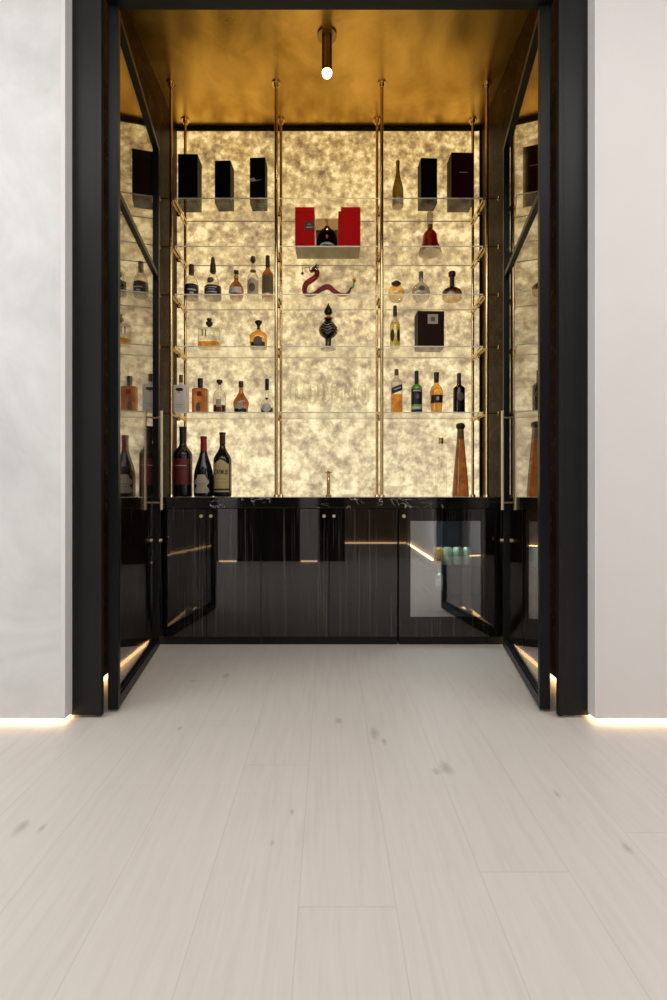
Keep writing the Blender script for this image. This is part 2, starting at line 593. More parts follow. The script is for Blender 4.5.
# portal: two black jambs and a header
jx = (329 - 101) * FY / F
JL, JR = -jx, (559 - 329) * FY / F
HB = PZ(8.5, FY)
def jamb(n, x0, x1, inner):
    bm = bmesh.new()
    box(bm, x0, x1, FY, FY + .028, .012, RC - .002, .002)
    if inner > 0:
        box(bm, x1 - .016, x1 + .004, FY - .006, FY + .02, .010, 3.12, .002)
    else:
        box(bm, x0 - .004, x0 + .016, FY - .006, FY + .02, .010, 3.12, .002)
    return struct(n, bm, M['frame'])
jamb('trim_3', LX - .05, JL, 1)
jamb('trim_4', JR, RXE + .05, -1)
HB = 3.125
bm = bmesh.new()
box(bm, JL + .001, JR - .001, FY, FY + .09, HB, RC - .002, .002)
struct('trim_5', bm, M['frame'])
# alcove shell
struct('wall_alcove_left', bx(-AX - .08, -AX, FY + .030, AB, .035, AC + .08), M['marble_wall'])
struct('wall_alcove_right', bx(AX, AX + .08, FY + .030, AB, .035, AC + .08), M['marble_wall'])
struct('baseboard_alcove_left', bx(-AX - .08, -AX - .028, FY + .08, AB, 0, .034), M['frame'])
struct('baseboard_alcove_right', bx(AX + .028, AX + .08, FY + .08, AB, 0, .034), M['frame'])
struct('ceiling_alcove', bx(-AX - .08, AX + .08, FY + .092, AB + .06, AC, AC + .06), M['gold_ceiling'])
wb = struct('wall_back', bx(-AX - .08, AX + .08, AB + .02, AB + .1, 0, AC), M['frame'])
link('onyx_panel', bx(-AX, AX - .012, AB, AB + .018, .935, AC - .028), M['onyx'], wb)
struct('trim_6', bx(-AX, AX, AB - .012, AB + .018, AC - .030, AC - .002, .002), M['frame'])
struct('trim_7', bx(AX - .014, AX - .001, AB - .012, AB + .018, .945, AC - .032, .002), M['frame'])


def strip(label, x0, x1, y0, y1, z0, z1, m_):
    return tag(link('light_strip', bx(x0, x1, y0, y1, z0, z1), m_), label, 'light strip')


def lstrip(label, xo, xc, sg):
    bm = bmesh.new()
    box(bm, min(xo, xc), max(xo, xc), WY + .018, WY + .029, .001, .016)
    box(bm, min(xc, xc - sg * .011), max(xc, xc - sg * .011), WY + .0292, FY + .05, .001, .016)
    tag(link('light_strip', bm, M['led']), label, 'light strip')


lstrip('warm glowing light strip recessed under the left plaster wall', -RX + .05, LX - .015, 1)
lstrip('warm glowing light strip recessed under the right pale wall', RX - .05, RXE + .015, -1)
strip('warm glowing strip along the foot of the alcove, left marble wall', -AX - .027, -AX - .010, FY + .1, 3.19, .002, .033, M['led2'])
strip('warm glowing strip along the foot of the alcove, right marble wall', AX + .010, AX + .027, FY + .1, 3.19, .002, .033, M['led2'])

M['brown_wall'] = plain('brown_wall_panelling', (.30, .23, .16), .5, 0, .1, 3)
# the room behind the camera: white piers with black cupboard doors between them
BY = -.6
D_ = 2 * 3.17 - BY
def mx(px):
    return (px - VX) * D_ / F
def pier(n, x0, x1, lab):
    struct(n, bx(x0, x1, BY - .35, BY, .02, RC), M['wallpaint'])
    strip(lab, x0 + .01, x1 - .01, BY - .03, BY - .012, .001, .018, M['led'])
pier('wall_pier_1', mx(218), mx(237), 'warm light strip under the narrow pier reflected in the left cabinet doors')
pier('wall_pier_2', mx(300), mx(318), 'warm light strip under the narrow pier reflected in the middle cabinet doors')
pier('wall_pier_3', mx(458), mx(484), 'warm light strip under the pier reflected in the right of the fridge glass')
struct('wall_pier_4', bx(-RX, mx(150), BY - .35, BY, 0, RC), M['wallpaint'])
struct('wall_pier_5', bx(mx(540), RX, BY - .35, BY, 0, RC), M['wallpaint'])
struct('door_3', bx(mx(150) + .002, mx(218) - .002, BY - .1, BY - .05, 0.002, RC - .002), M['black_door_panel'])
struct('door_4', bx(mx(237) + .002, mx(300) - .002, BY - .1, BY - .05, 0.002, RC - .002), M['black_door_panel'])
struct('door_5', bx(mx(318) + .002, mx(345), BY - .1, BY - .05, 0.002, RC - .002), M['black_door_panel'])
struct('door_6', bx(mx(484) + .002, mx(540) - .002, BY - .1, BY - .05, 0.002, RC - .002), M['black_door_panel'])
struct('door_7', bx(mx(438), mx(458) - .002, BY - .1, BY - .05, 0.002, RC - .002), M['black_door_panel'])
struct('wall_passage', bx(mx(436), mx(438) - .002, -3.2, BY - .1, .02, RC), M['wallpaint'])
strip('warm light strip along the passage wall behind the viewpoint', mx(345), mx(434), -3.1, -3.08, .001, .02, M['led'])
strip('warm light strip along the foot of the white passage side wall behind the viewpoint', mx(436) - .025, mx(436) - .004, -3.0, BY - .15, .001, .018, M['led'])
struct('wall_passage_end', bx(mx(318), mx(436) - .002, -3.3, -3.12, .02, RC), M['brown_wall'])


# ------------------------------------------------------------------ glass doors
def glass_door(name, sgn, hx, ang, label):
    root = bpy.data.objects.new(name, None)
    S.collection.objects.link(root)
    root.location = (hx, 2.2, 0)
    root.rotation_euler = (0, 0, ang)
    root['kind'] = 'structure'
    L, T = .925, .022
    top = 3.115
    bm = bmesh.new()
    box(bm, -T, T, 0, .036, .012, top, .002)
    link('stile', bm, M['door_metal'], root)
    link('stile', bx(-T, T, L - .036, L, .012, top, .002), M['door_metal'], root)
    link('rail', bx(-T, T, .036, L - .036, top - .034, top, .002), M['door_metal'], root)
    link('rail', bx(-T * .8, T * .8, .036, L - .036, 2.295, 2.325, .002), M['door_metal'], root)
    bm = bmesh.new()
    box(bm, -T, T, .036, L - .036, .012, .060, .002)
    box(bm, -T * .7, T * .7, .036, L - .036, .060, .072, .002)
    link('rail', bm, M['door_metal'], root)
    link('pane', bx(-.004, .004, .034, L - .034, .068, 2.298), M['door_glass'], root)
    link('pane', bx(-.004, .004, .034, L - .034, 2.322, top - .03), M['door_glass'], root)
    for s_ in (-1, 1):
        bm = bmesh.new()
        x = s_ * (.050 if sgn < 0 else .040)
        cyl(bm, (x, .83, .862), (x, .83, 1.462), .0085, seg=16)
        for zz in (.905, 1.425):
            cyl(bm, (x, .83, zz), (s_ * .002, .83 + .06, zz), .005, seg=10)
        link('pull_handle', bm, M['champagne'], root, smooth=True)
        bm = cyl(bmesh.new(), (s_ * .021, L - .018, .67), (s_ * .040, L - .018, .67), .011)
        link('lock_cylinder', bm, M['brass_satin'], root, smooth=True)
    return root


glass_door('door_1', -1, PX(113, 2.2), radians(7.9), '')
glass_door('door_2', 1, PX(545, 2.2), radians(-9.6), '')

# ------------------------------------------------------------------ base cabinets
CF = 3.17      # cabinet face
def knob(parent, x, z, y=CF, r=.0105):
    bm = cyl(bmesh.new(), (x, y, z), (x, y - .012, z), .004, seg=12)
    cyl(bm, (x, y - .011, z), (x, y - .022, z), r, r * .9, seg=20)
    return link('knob', bm, M['champagne'], parent, smooth=True)


CT = .868      # top of the cabinet carcass
def cabinet(label, p0, pm, p1):
    x0, xm, x1 = PX(p0, CF) + .001, PX(pm, CF), PX(p1, CF) - .001
    if p0 < 150:
        x0 = -AX + .002
    root = empty('base_cabinet', label, 'cabinet', ((x0 + x1) / 2, CF + .28, 0))
    ox, oy = root.location.x, root.location.y
    def L(name, bm, mat):
        bmesh.ops.translate(bm, verts=bm.verts, vec=(-ox, -oy, 0))
        return link(name, bm, mat, root)
    L('body', bx(x0, x1, CF + .021, AB - .02, .05, CT - .001), M['box_black'])
    L('plinth', bx(x0, x1, CF + .012, CF + .10, 0, .049), M['frame'])
    for a, b, kx in ((x0, xm - .0015, xm - .031), (xm + .0015, x1, xm + .031)):
        d = L('door', bx(a, b, CF, CF + .02, .052, CT - .003, .0012), M['veneer'])
        k = knob(None, kx, PZ(516, CF))
        k.data.transform(Matrix.Translation((-ox, -oy, 0)))
        k.parent = d
    return root


cabinet('black gloss two-door cabinet at the left end of the worktop run', 148, 206.5, 261)
cabinet('black gloss two-door cabinet in the middle beneath the tap, beside the fridge', 261, 329, 397.5)

# fridge
fx0, fx1 = PX(399, CF), PX(487, CF)
gx0, gx1 = PX(410.5, CF), PX(481, CF)
gz0, gz1 = PZ(617, CF), PZ(521, CF)
fr = empty('drinks_fridge', 'built-in drinks fridge with a black framed glass door, right of the cabinets', 'fridge', ((fx0 + fx1) / 2, CF + .28, 0))
def FL(name, bm, mat, parent=None, **k):
    bmesh.ops.translate(bm, verts=bm.verts, vec=(-fr.location.x, -fr.location.y, 0))
    return link(name, bm, mat, parent or fr, **k)
bm = bmesh.new()
box(bm, fx0 + .002, fx0 + .03, CF + .024, AB - .02, .05, CT - .001)
box(bm, fx1 - .03, fx1 - .002, CF + .024, AB - .02, .05, CT - .001)
box(bm, fx0 + .03, fx1 - .03, CF + .024, AB - .02, .05, .09)
box(bm, fx0 + .03, fx1 - .03, CF + .024, AB - .02, CT - .04, CT - .001)
box(bm, fx0 + .03, fx1 - .03, AB - .05, AB - .02, .09, CT - .04)
FL('body', bm, M['steel'])
bm = bmesh.new()
box(bm, fx0, gx0, CF, CF + .022, .052, CT - .003)
box(bm, gx1, fx1, CF, CF + .022, .052, CT - .003)
box(bm, gx0, gx1, CF, CF + .022, .052, gz0)
box(bm, gx0, gx1, CF, CF + .022, gz1, CT - .003)
fd = FL('door', bm, M['veneer'])
FL('glass_pane', bx(gx0, gx1, CF + .002, CF + .008, gz0, gz1), M['fridge_glass'], fd)
k = knob(None, PX(403.5, CF), PZ(516, CF), r=.0115)
k.data.transform(Matrix.Translation((-fr.location.x, -fr.location.y, 0)))
k.parent = fd
FL('plinth', bx(fx0 + .002, fx1 - .002, CF + .012, CF + .1, 0, .049), M['frame'])
fl_ = bpy.data.lights.new('fridge_lamp', 'AREA')
fl_.size, fl_.energy, fl_.color = .2, 6, (.9, 1, .95)
flo = bpy.data.objects.new('fridge_lamp', fl_)
S.collection.objects.link(flo)
flo.parent = fr
flo.location = (0, -.12, CT - .045)
SZ = []
for i, py in enumerate((565, 590)):
    z = PZ(py, 3.36)
    SZ.append(z)
    bm = bmesh.new()
    for q in range(9):
        xx = fx0 + .034 + (fx1 - fx0 - .068) * q / 8
        cyl(bm, (xx, CF + .05, z), (xx, AB - .06, z), .0025, seg=8)
    cyl(bm, (fx0 + .031, CF + .05, z - .004), (fx1 - .031, CF + .05, z - .004), .003, seg=8)
    cyl(bm, (fx0 + .031, AB - .06, z - .004), (fx1 - .031, AB - .06, z - .004), .003, seg=8)
    FL('wire_rack', bm, M['frame'])
# right filler panel
rf = empty('filler_panel', 'narrow black gloss filler panel between the fridge and the right marble wall', 'panel', ((fx1 + AX) / 2, CF + .1, 0))
for n_, b_ in (('front_panel', bx(fx1 + .002, AX - .002, CF, CF + .02, .052, CT - .003, .001)), ('plinth', bx(fx1 + .002, AX - .002, CF + .012, CF + .1, 0, .049))):
    bmesh.ops.translate(b_, verts=b_.verts, vec=(-rf.location.x, -rf.location.y, 0))
    link(n_, b_, M['veneer' if n_ == 'front_panel' else 'frame'], rf)

# worktop
TZ = .938
tag(link('worktop', bx(-AX + .001, AX - .001, CF - .012, AB - .013, CT, TZ, .003), M['black_marble']),
    'glossy black marble worktop with white veins over the cabinets', 'worktop')

# cans and bottle in the fridge
def can(px, label, mat, z, d=3.36, r=.031, h=.118):
    e = empty('drink_can', label, 'can', (PX(px, d), d, z), 0)
    loft(bm := bmesh.new(), [(0, r * .78, r * .78, 2), (.006, r, r, 2), (h - .012, r, r, 2), (h - .003, r * .8, r * .8, 2)], 24)
    link('body', bm, mat, e, smooth=True)
    link('lid', cyl(bmesh.new(), (0, 0, h - .003), (0, 0, h), r * .79), M['tin'], e, smooth=True)
z_ = SZ[0] + .0027
can(438, 'orange drink can leftmost on the fridge rack', M['can_o'], z_)
can(447.5, 'pale green can beside the orange can in the fridge', M['can'], z_)
can(457.5, 'pale green can third from the left on the fridge rack', M['can'], z_)
can(467.5, 'pale green can rightmost on the fridge rack', M['can'], z_)

# ------------------------------------------------------------------ brass uprights and glass shelves
DF, DR = 3.345, 3.675
SY = [198, 246, 294, 346, 412]
SZZ = [PZ(y, DF + .015) for y in SY]
def upright(label, px, pxr, outer):
    x, outer = outer, abs(outer) > 1
    sgn = 1 if x < 0 else -1
    root = empty('shelf_upright', label, 'shelf upright', (x, (DF + DR) / 2, TZ))
    oy = (DF + DR) / 2
    for dy, nm in ((DF - oy, 'front_pole'), (DR - oy, 'rear_pole')):
        r = .0115 if dy < 0 else .0105
        bm = cyl(bmesh.new(), (0, dy, 0), (0, dy, AC - TZ), r, seg=20)
        p = link(nm, bm, M['brass'], root, smooth=True)
        bm = bmesh.new()
        cyl(bm, (0, dy, AC - TZ - .008), (0, dy, AC - TZ - .0005), .030, seg=24)
        cyl(bm, (0, dy, AC - TZ - .03), (0, dy, AC - TZ - .007), .016, .017, seg=20)
        link('ceiling_flange', bm, M['brass'], p, smooth=True)
        bm = cyl(bmesh.new(), (0, dy, 0), (0, dy, .014), .022, .018, seg=24)
        link('base_flange', bm, M['brass'], p, smooth=True)
        for z in SZZ:
            bm = bmesh.new()
            prof = [(-.030, .0118, .0118, 2), (-.020, .0145, .0145, 2), (-.008, .0185, .0185, 2), (.008, .0185, .0185, 2), (.020, .0145, .0145, 2), (.030, .0118, .0118, 2)]
            loft(bm, [(z - TZ - .006 + a[0], *a[1:]) for a in prof], 20)
            link('collar', bm, M['brass'], p, smooth=True)
    for z in SZZ:
        bm = bmesh.new()
        box(bm, -.006, .006, DF - oy, DR - oy, z - TZ - .021, z - TZ - .009, .002)
        if outer:
            box(bm, sgn * .022 - .004, sgn * .022 + .004, DF - oy + .01, DR - oy - .01, z - TZ - .019, z - TZ - .011, .002)
            cyl(bm, (0, DF - oy + .02, z - TZ - .015), (sgn * .024, DF - oy + .02, z - TZ - .015), .004, seg=10)
            cyl(bm, (0, DR - oy - .02, z - TZ - .015), (sgn * .024, DR - oy - .02, z - TZ - .015), .004, seg=10)
        link('bracket_arm', bm, M['brass_pale'], root)
    if outer:
        for z in SZZ:
            ex = (-AX if x < 0 else AX) - x
            bm = cyl(bmesh.new(), (0, DF - oy, z - TZ - .012), (ex * .985, DF - oy, z - TZ - .012), .005, seg=10)
            cyl(bm, (ex * .90, DF - oy, z - TZ - .012), (ex * .985, DF - oy, z - TZ - .012), .012, seg=14)
            link('wall_stay', bm, M['brass'], root, smooth=True)
    return x


ux = [upright('far left brass upright beside the left marble wall', 171.5, 183, -1.056),
      upright('brass upright between the left and middle shelf bays', 276, 281.5, -.353),
      upright('brass upright between the middle and right shelf bays', 380, 374.5, .353),
      upright('far right brass upright beside the right marble wall', 485, 473.5, 1.056)]
SHT = .008
lv = ['topmost', 'second', 'third', 'fourth', 'lowest']
bn = ['left', 'middle', 'right']
for bi in range(3):
    for li, z in enumerate(SZZ):
        g = .021
        x0, x1 = ux[bi] + g, ux[bi + 1] - g
        bm = bx(x0, x1, DF + .012, DR - .032, z - SHT, z)
        bmesh.ops.recalc_face_normals(bm, faces=bm.faces)
        for f_ in bm.faces:
            if abs(f_.normal.z) < .5:
                f_.material_index = 1
        tag(link('glass_shelf', bm, None, mats=[M['shelf_glass'], M['glass_edge']]),
            '%s clear glass shelf%s of the %s bay on brass poles' % (lv[li], '' if li in (0, 4) else ' from the top', bn[bi]), 'shelf', 'clear glass shelves between brass uprights')
        # little clear end blocks carrying the shelf onto the uprights
# shelf supports: small brass pins reaching under each shelf end
for bi in range(4):
    for li, z in enumerate(SZZ):
        pass

# downlight
e = empty('pendant_downlight', 'dark bronze cylinder downlight with glowing warm bulb on the gold ceiling', 'ceiling light', (PX(327, 2.99), 2.99, AC))
link('flange', cyl(bmesh.new(), (0, 0, -.012), (0, 0, 0), .058, seg=32), M['bronze'], e, smooth=True)
bm = cyl(bmesh.new(), (0, 0, -.222), (0, 0, -.012), .031, seg=32)
link('tube', bm, M['bronze'], e, smooth=True)
link('bulb', sph(bmesh.new(), (0, 0, -.228), .030), M['bulb'], e, smooth=True)
sl = bpy.data.lights.new('downlight_lamp', 'SPOT')
sl.energy, sl.color, sl.spot_size, sl.spot_blend, sl.shadow_soft_size = 14, (1, .74, .42), radians(120), .6, .03
so = bpy.data.objects.new('downlight_lamp', sl)
S.collection.objects.link(so)
so.location = (0, 0, -.28)
so.parent = e

# tap
d = 3.56
e = empty('bar_tap', 'slim brass bar tap with a cross top standing on the worktop centre', 'tap', (PX(328.5, d), d, TZ))
h = PZ(471, d) - TZ
bm = cyl(bmesh.new(), (0, 0, 0), (0, 0, .012), .022, seg=24)
cyl(bm, (0, 0, .012), (0, 0, h - .012), .0135, seg=20)
link('body', bm, M['brass'], e, smooth=True)
bm = cyl(bmesh.new(), (-.026, 0, h - .008), (.026, 0, h - .008), .0045, seg=12)
cyl(bm, (0, 0, h - .014), (0, 0, h), .012, seg=16)
link('handle', bm, M['brass'], e, smooth=True)
bm = sweep(bmesh.new(), catmull([(0, -.01, h - .05), (0, -.06, h - .035), (0, -.11, h - .04), (0, -.125, h - .07)], 5), [.008] * 16, 10)
link('spout', bm, M['brass'], e, smooth=True)


# ------------------------------------------------------------------ bottles
def SURF(sh):
    return TZ if sh is None else (SZZ[sh] if isinstance(sh, int) else sh)


def bottle(name, label, cat, px, ytop, wpx, sh, d, prof, mat, caps=(), labels=(), liquid=None, ratio=1.0, texts=(), rz=0.0):
    """prof / caps in fractions: (z, half width[, half depth[, exponent]]); labels: (part, shape, x0, x1, z0, z1, material)"""
    z0 = SURF(sh) + .0005
    Ht = PZ(ytop, d) - z0
    w = wpx * d / F / 2
    def P(rows):
        out = []
        for r in rows:
            n_ = r[3] if len(r) > 3 else 2
            dd = r[2] if len(r) > 2 and r[2] is not None else r[1]
            dp = dd * ratio if r[1] > .45 else dd * (ratio + (1 - ratio) * min(1, (.45 - r[1]) / .1))
            out.append((r[0] * Ht, r[1] * w, dp * w, n_))
        return out
    root = empty(name, label, cat, (PX(px, d), d, z0), rz)
    pr = P(prof)
    if sh is not None and isinstance(sh, int) and mat.name in ('amber_glass', 'orange_whisky', 'deep_red_glass', 'golden_spirit', 'grey_cut_glass', 'olive_champagne_glass'):
        q0 = pz(pr, .0045)
        link('glass_base', loft(bmesh.new(), [(0, q0[1] * .97, q0[2] * .97, q0[3]), (.0042, q0[1], q0[2], q0[3])]), M['g_base'], root, smooth=True)
        pr = [q0] + [r for r in pr if r[0] > .0045]
    body = link('body', loft(bmesh.new(), pr), mat, root, smooth=True)
    for i, (nm, rows, m_) in enumerate(caps):
        link(nm, loft(bmesh.new(), P(rows), 24), m_, root, smooth=True)
    if liquid:
        lv_, m_ = liquid
        lp = [r for r in pr if r[0] < lv_ * Ht]
        lp.append(pz(pr, lv_ * Ht))
        lp = [(max(r[0], .006), r[1] * .94, r[2] * .94, r[3]) for r in lp]
        if lp[0][0] >= lp[1][0]:
            lp = lp[1:]
        link('liquid', loft(bmesh.new(), lp), m_, root, smooth=True)
    for nm, shp, a, b, c_, d2, m_ in labels:
        k_ = .0009 if not nm.endswith('print') else .0016
        link(nm, patch(bmesh.new(), pr, shp, a * w, b * w, c_ * Ht, d2 * Ht, k_), m_, root, smooth=True)
    for tx, size, cx, cz, m_, fit in texts:
        lettering(pr, tx, size * Ht, cx * w, cz * Ht, m_, root, fit * w if fit else None)
    return root


def round_p(body_top, neck_z, neck_r, top=1.0, base_in=.9, sh=4):
    rows = [(0, base_in), (.012, .98), (.03, 1), (body_top, 1)]
    for k in range(1, sh + 1):
        s_ = k / sh
        q = .5 - .5 * cos(pi * s_)
        rows.append((body_top + (neck_z - body_top) * s_, 1 + (neck_r - 1) * q))
    rows.append((top, neck_r))
    return rows


# --- worktop: three large wine bottles on the left
bottle('wine_bottle', 'widest dark wine bottle with dark red label at far left of worktop', 'bottle', 183, 427, 18.5, None, 3.44,
       round_p(.60, .76, .36, .985), M['g_black'],
       [('foil', [(.80, .38), (.97, .38), (.975, .41), (1, .40)], M['black'])],
       [('paper_label', 'rect', -.93, .93, .17, .54, M['red_lab']), ('label_print', 'rect', -.55, .6, .435, .445, M['white_ink']), ('emblem_print', 'oval', -.12, .12, .46, .50, M['red_foil'])])
bottle('wine_bottle', 'sloping-shouldered wine bottle with red foil and crest label on worktop', 'bottle', 203.7, 436.5, 19.3, None, 3.42,
       [(0, .9), (.02, 1), (.33, 1), (.42, .94), (.52, .78), (.62, .57), (.70, .42), (.78, .30), (.985, .30)], M['g_black'],
       [('foil', [(.75, .345), (.955, .31), (.96, .35), (1, .34)], M['red_foil'])],
       [('crest_label', 'crest', -.74, .74, .06, .36, M['cream']), ('label_print', 'rect', -.4, .4, .205, .212, M['ink']), ('label_print', 'rect', -.3, .3, .17, .175, M['ink'])])
bottle('wine_bottle', 'tall wine bottle with large pointed tan label on worktop', 'bottle', 222.5, 432.5, 18, None, 3.42,
       round_p(.56, .80, .30, .99, sh=6), M['g_wine'],
       [('foil', [(.82, .315), (.97, .315), (.972, .36), (1, .35)], M['maroon_foil'])],
       [('paper_label', 'arch', -.97, .97, .07, .57, M['tan']), ('label_print', 'rect', -.95, .95, .095, .125, M['ink']), ('label_print', 'rect', -.5, .5, .27, .274, M['ink']), ('label_print', 'rect', -.55, .55, .22, .223, M['ink'])],
       texts=[('CAYMUS', .10, 0, .375, M['ink'], 1.45)])
# --- worktop right: clear bottle and tall amber bottle
bottle('spirit_bottle', 'nearly invisible tall clear bottle with gold cap on right of worktop', 'bottle', 441, 438, 11.5, None, 3.46,
       round_p(.62, .80, .34, .92, sh=5), M['g_stem'],
       [('cap', [(.90, .42), (1, .42)], M['gold'])],
       [('label_print', 'rect', -.6, -.5, .45, .66, M['gold'])])
bottle('tequila_bottle', 'tall tapering amber brown bottle with round dark stopper on worktop', 'bottle', 460.5, 423, 16.5, None, 3.46,
       [(0, .96), (.02, 1), (.12, .95), (.3, .82), (.5, .66), (.7, .50), (.85, .37), (.90, .35), (.915, .35)], M['g_rust'],
       [('neck_band', [(.79, .435), (.915, .365)], M['cork']),
        ('stopper', [(.905, .30), (.925, .46), (.95, .54), (.975, .52), (.993, .38), (1, .15)], M['black'])])

# --- lowest shelf (index 4)
D5 = 3.43
bottle('ceramic_bottle', 'square white ceramic bottle with dark tree print, lowest shelf far left', 'bottle', 181, 375, 14.5, 4, D5,
       [(0, .97, .97, 6), (.02, 1, 1, 6), (.69, 1, 1, 6), (.72, .9, .9, 5), (.74, .25, .3, 2), (.80, .22)], M['ceramic'],
       [('cork', [(.80, .26), (1, .27)], M['cork'])],
       [('tree_print', 'oval', -.5, .55, .55, .64, M['ink']), ('label_print', 'rect', -.45, .5, .2, .206, M['grey_lab']), ('label_print', 'rect', -.1, -.03, .50, .56, M['ink']), ('label_print', 'rect', -.45, .4, .14, .146, M['grey_lab'])], ratio=.8)
bottle('whiskey_bottle', 'square amber whiskey bottle with black cap, lowest shelf left bay', 'bottle', 200.3, 378.5, 15.3, 4, D5,
       [(0, .97, .97, 6), (.02, 1, 1, 6), (.68, 1, 1, 6), (.70, .88, .88, 5), (.73, .34, .4, 2), (.76, .30)], M['g_amber'],
       [('cap', [(.75, .33), (.99, .35), (1, .32)], M['black'])],
       [('red_label', 'rect', -.25, .35, .47, .61, M['red_foil']), ('figure_print', 'oval', -.4, .2, .02, .30, M['grey_lab'])], ratio=.7)
bottle('whiskey_bottle', 'clear bottle with a little dark spirit left, beside the square amber bottle', 'bottle', 219.6, 380, 12.6, 4, D5,
       [(0, .96), (.02, 1), (.50, 1), (.62, .88), (.72, .42), (.78, .26), (.86, .26)], M['g_clear'],
       [('stopper', [(.86, .22), (.9, .30), (.92, .48), (.97, .5), (1, .4)], M['dark_cork'])],
       [('paper_label', 'rect', -.35, .45, .18, .40, M['cream'])], (.235, M['g_darkred']))
bottle('liqueur_bottle', 'red-brown diamond-shouldered bottle with round seal, lowest shelf left bay', 'bottle', 241, 381.5, 16, 4, D5,
       [(0, .78), (.02, .84), (.22, .93), (.34, 1), (.42, .86), (.50, .64), (.60, .42), (.66, .28), (.80, .25), (.86, .26)], M['g_amber'],
       [('cap', [(.83, .29), (1, .29)], M['dark_cork'])],
       [('dark_label', 'rect', -.72, .72, .01, .14, M['black_lab']), ('seal', 'oval', -.5, .36, .10, .36, M['cream'])], ratio=.75)
bottle('brandy_bottle', 'short round clear bottle with tall black cap, lowest shelf by the inner brass upright', 'bottle', 267, 379, 13, 4, D5,
       [(0, .9), (.02, 1), (.18, 1), (.30, .9), (.38, .55), (.46, .32), (.70, .26)], M['g_clear'],
       [('cap', [(.68, .30), (1, .30)], M['black'])],
       [('paper_label', 'oval', -.72, .72, .02, .28, M['white_lab']), ('seal', 'oval', -.25, .25, .38, .45, M['dark_cork'])], (.15, M['g_darkred']))
bottle('scotch_bottle', 'square scotch bottle with slanted black label and half amber spirit', 'bottle', 396.5, 369.5, 11.3, 4, D5,
       [(0, .98, .98, 5), (.02, 1, 1, 5), (.64, 1, 1, 5), (.72, .92, .92, 3), (.80, .45, .45, 2), (.88, .34)], M['g_clear'],
       [('cap', [(.87, .37), (1, .37)], M['cork'])],
       [('slant_label', 'slant', -.98, .98, .42, .56, M['black_lab']), ('label_print', 'slant', -.6, .6, .50, .53, M['white_ink'])], (.42, M['l_amber']))
bottle('whiskey_bottle', 'green glass whiskey bottle with black label on the lowest right shelf', 'bottle', 416.6, 371, 11.3, 4, D5,
       round_p(.60, .72, .33, .99), M['g_green'],
       [('foil', [(.70, .37), (.99, .35), (1, .33)], M['black'])],
       [('black_label', 'rect', -.97, .97, .20, .56, M['black_lab']), ('label_print', 'rect', -.7, .7, .50, .535, M['white_ink']), ('emblem_print', 'oval', -.35, .35, .32, .44, M['grey_lab']), ('label_print', 'rect', -.97, .97, .09, .15, M['white_lab']), ('base_label', 'rect', -.95, .95, .02, .08, M['black_lab'])])
bottle('whisky_bottle', 'bright orange whisky bottle with black band label on the lowest right shelf', 'bottle', 436.4, 372.5, 13, 4, D5,
       [(0, .72), (.02, .78), (.2, .90), (.42, 1), (.55, .96), (.64, .75), (.70, .42), (.76, .30), (.80, .29)], M['g_orange'],
       [('cap', [(.76, .36), (.97, .40), (1, .38)], M['dark_cork'])],
       [('black_label', 'rect', -.9, .9, .24, .43, M['black_lab']), ('emblem_print', 'rect', -.2, .2, .30, .39, M['cream'])])
bottle('wine_bottle', 'standard dark wine bottle with grey oval emblem on the lowest right shelf', 'bottle', 459, 373.5, 11.6, 4, D5,
       round_p(.62, .73, .34, .99), M['g_wine'],
       [('foil', [(.74, .36), (1, .36)], M['maroon_foil'])],
       [('emblem_label', 'oval', -.55, .6, .30, .50, M['grey_lab'])])

# stemware on the lowest middle shelf
gl0 = empty('wine_glass', 'clear stemmed glass, leftmost of the front row on the lowest middle shelf', 'glass', (0, 0, 0), 0, 'clear glasses on the lowest middle shelf')
loft(bm := bmesh.new(), [(.078, .004, .004, 2), (.086, .018, .018, 2), (.105, .028, .028, 2), (.135, .031, .031, 2), (.165, .029, .029, 2), (.195, .025, .025, 2), (.195, .0238, .0238, 2), (.165, .0278, .0278, 2), (.135, .0298, .0298, 2), (.105, .0268, .0268, 2), (.088, .014, .014, 2)], 20)
link('bowl', bm, M['g_stem'], gl0, smooth=True)
loft(bm := bmesh.new(), [(0, .031, .031, 2), (.002, .031, .031, 2), (.006, .008, .008, 2), (.012, .0038, .0038, 2), (.0779, .0034, .0034, 2)], 20)
link('stem_foot', bm, M['g_stem'], gl0, smooth=True)
first = True
for row_, dd in enumerate((3.42, 3.56)):
    for q in range(6):
        g_ = gl0
        if not first:
            g_ = gl0.copy()
            S.collection.objects.link(g_)
            for ch in [c_ for c_ in gl0.children]:
                cc = ch.copy()
                S.collection.objects.link(cc)
                cc.parent = g_
        first = False
        g_['label'] = 'clear stemmed glass, %s the %s row on the lowest middle shelf' % (['leftmost of', 'second from the left in', 'third from the left in', 'third from the right in', 'second from the right in', 'rightmost of'][q], ['front', 'back'][row_])
        g_.location = (ux[1] + .11 + q * .094 + row_ * .03, dd, SZZ[4] + .0005)

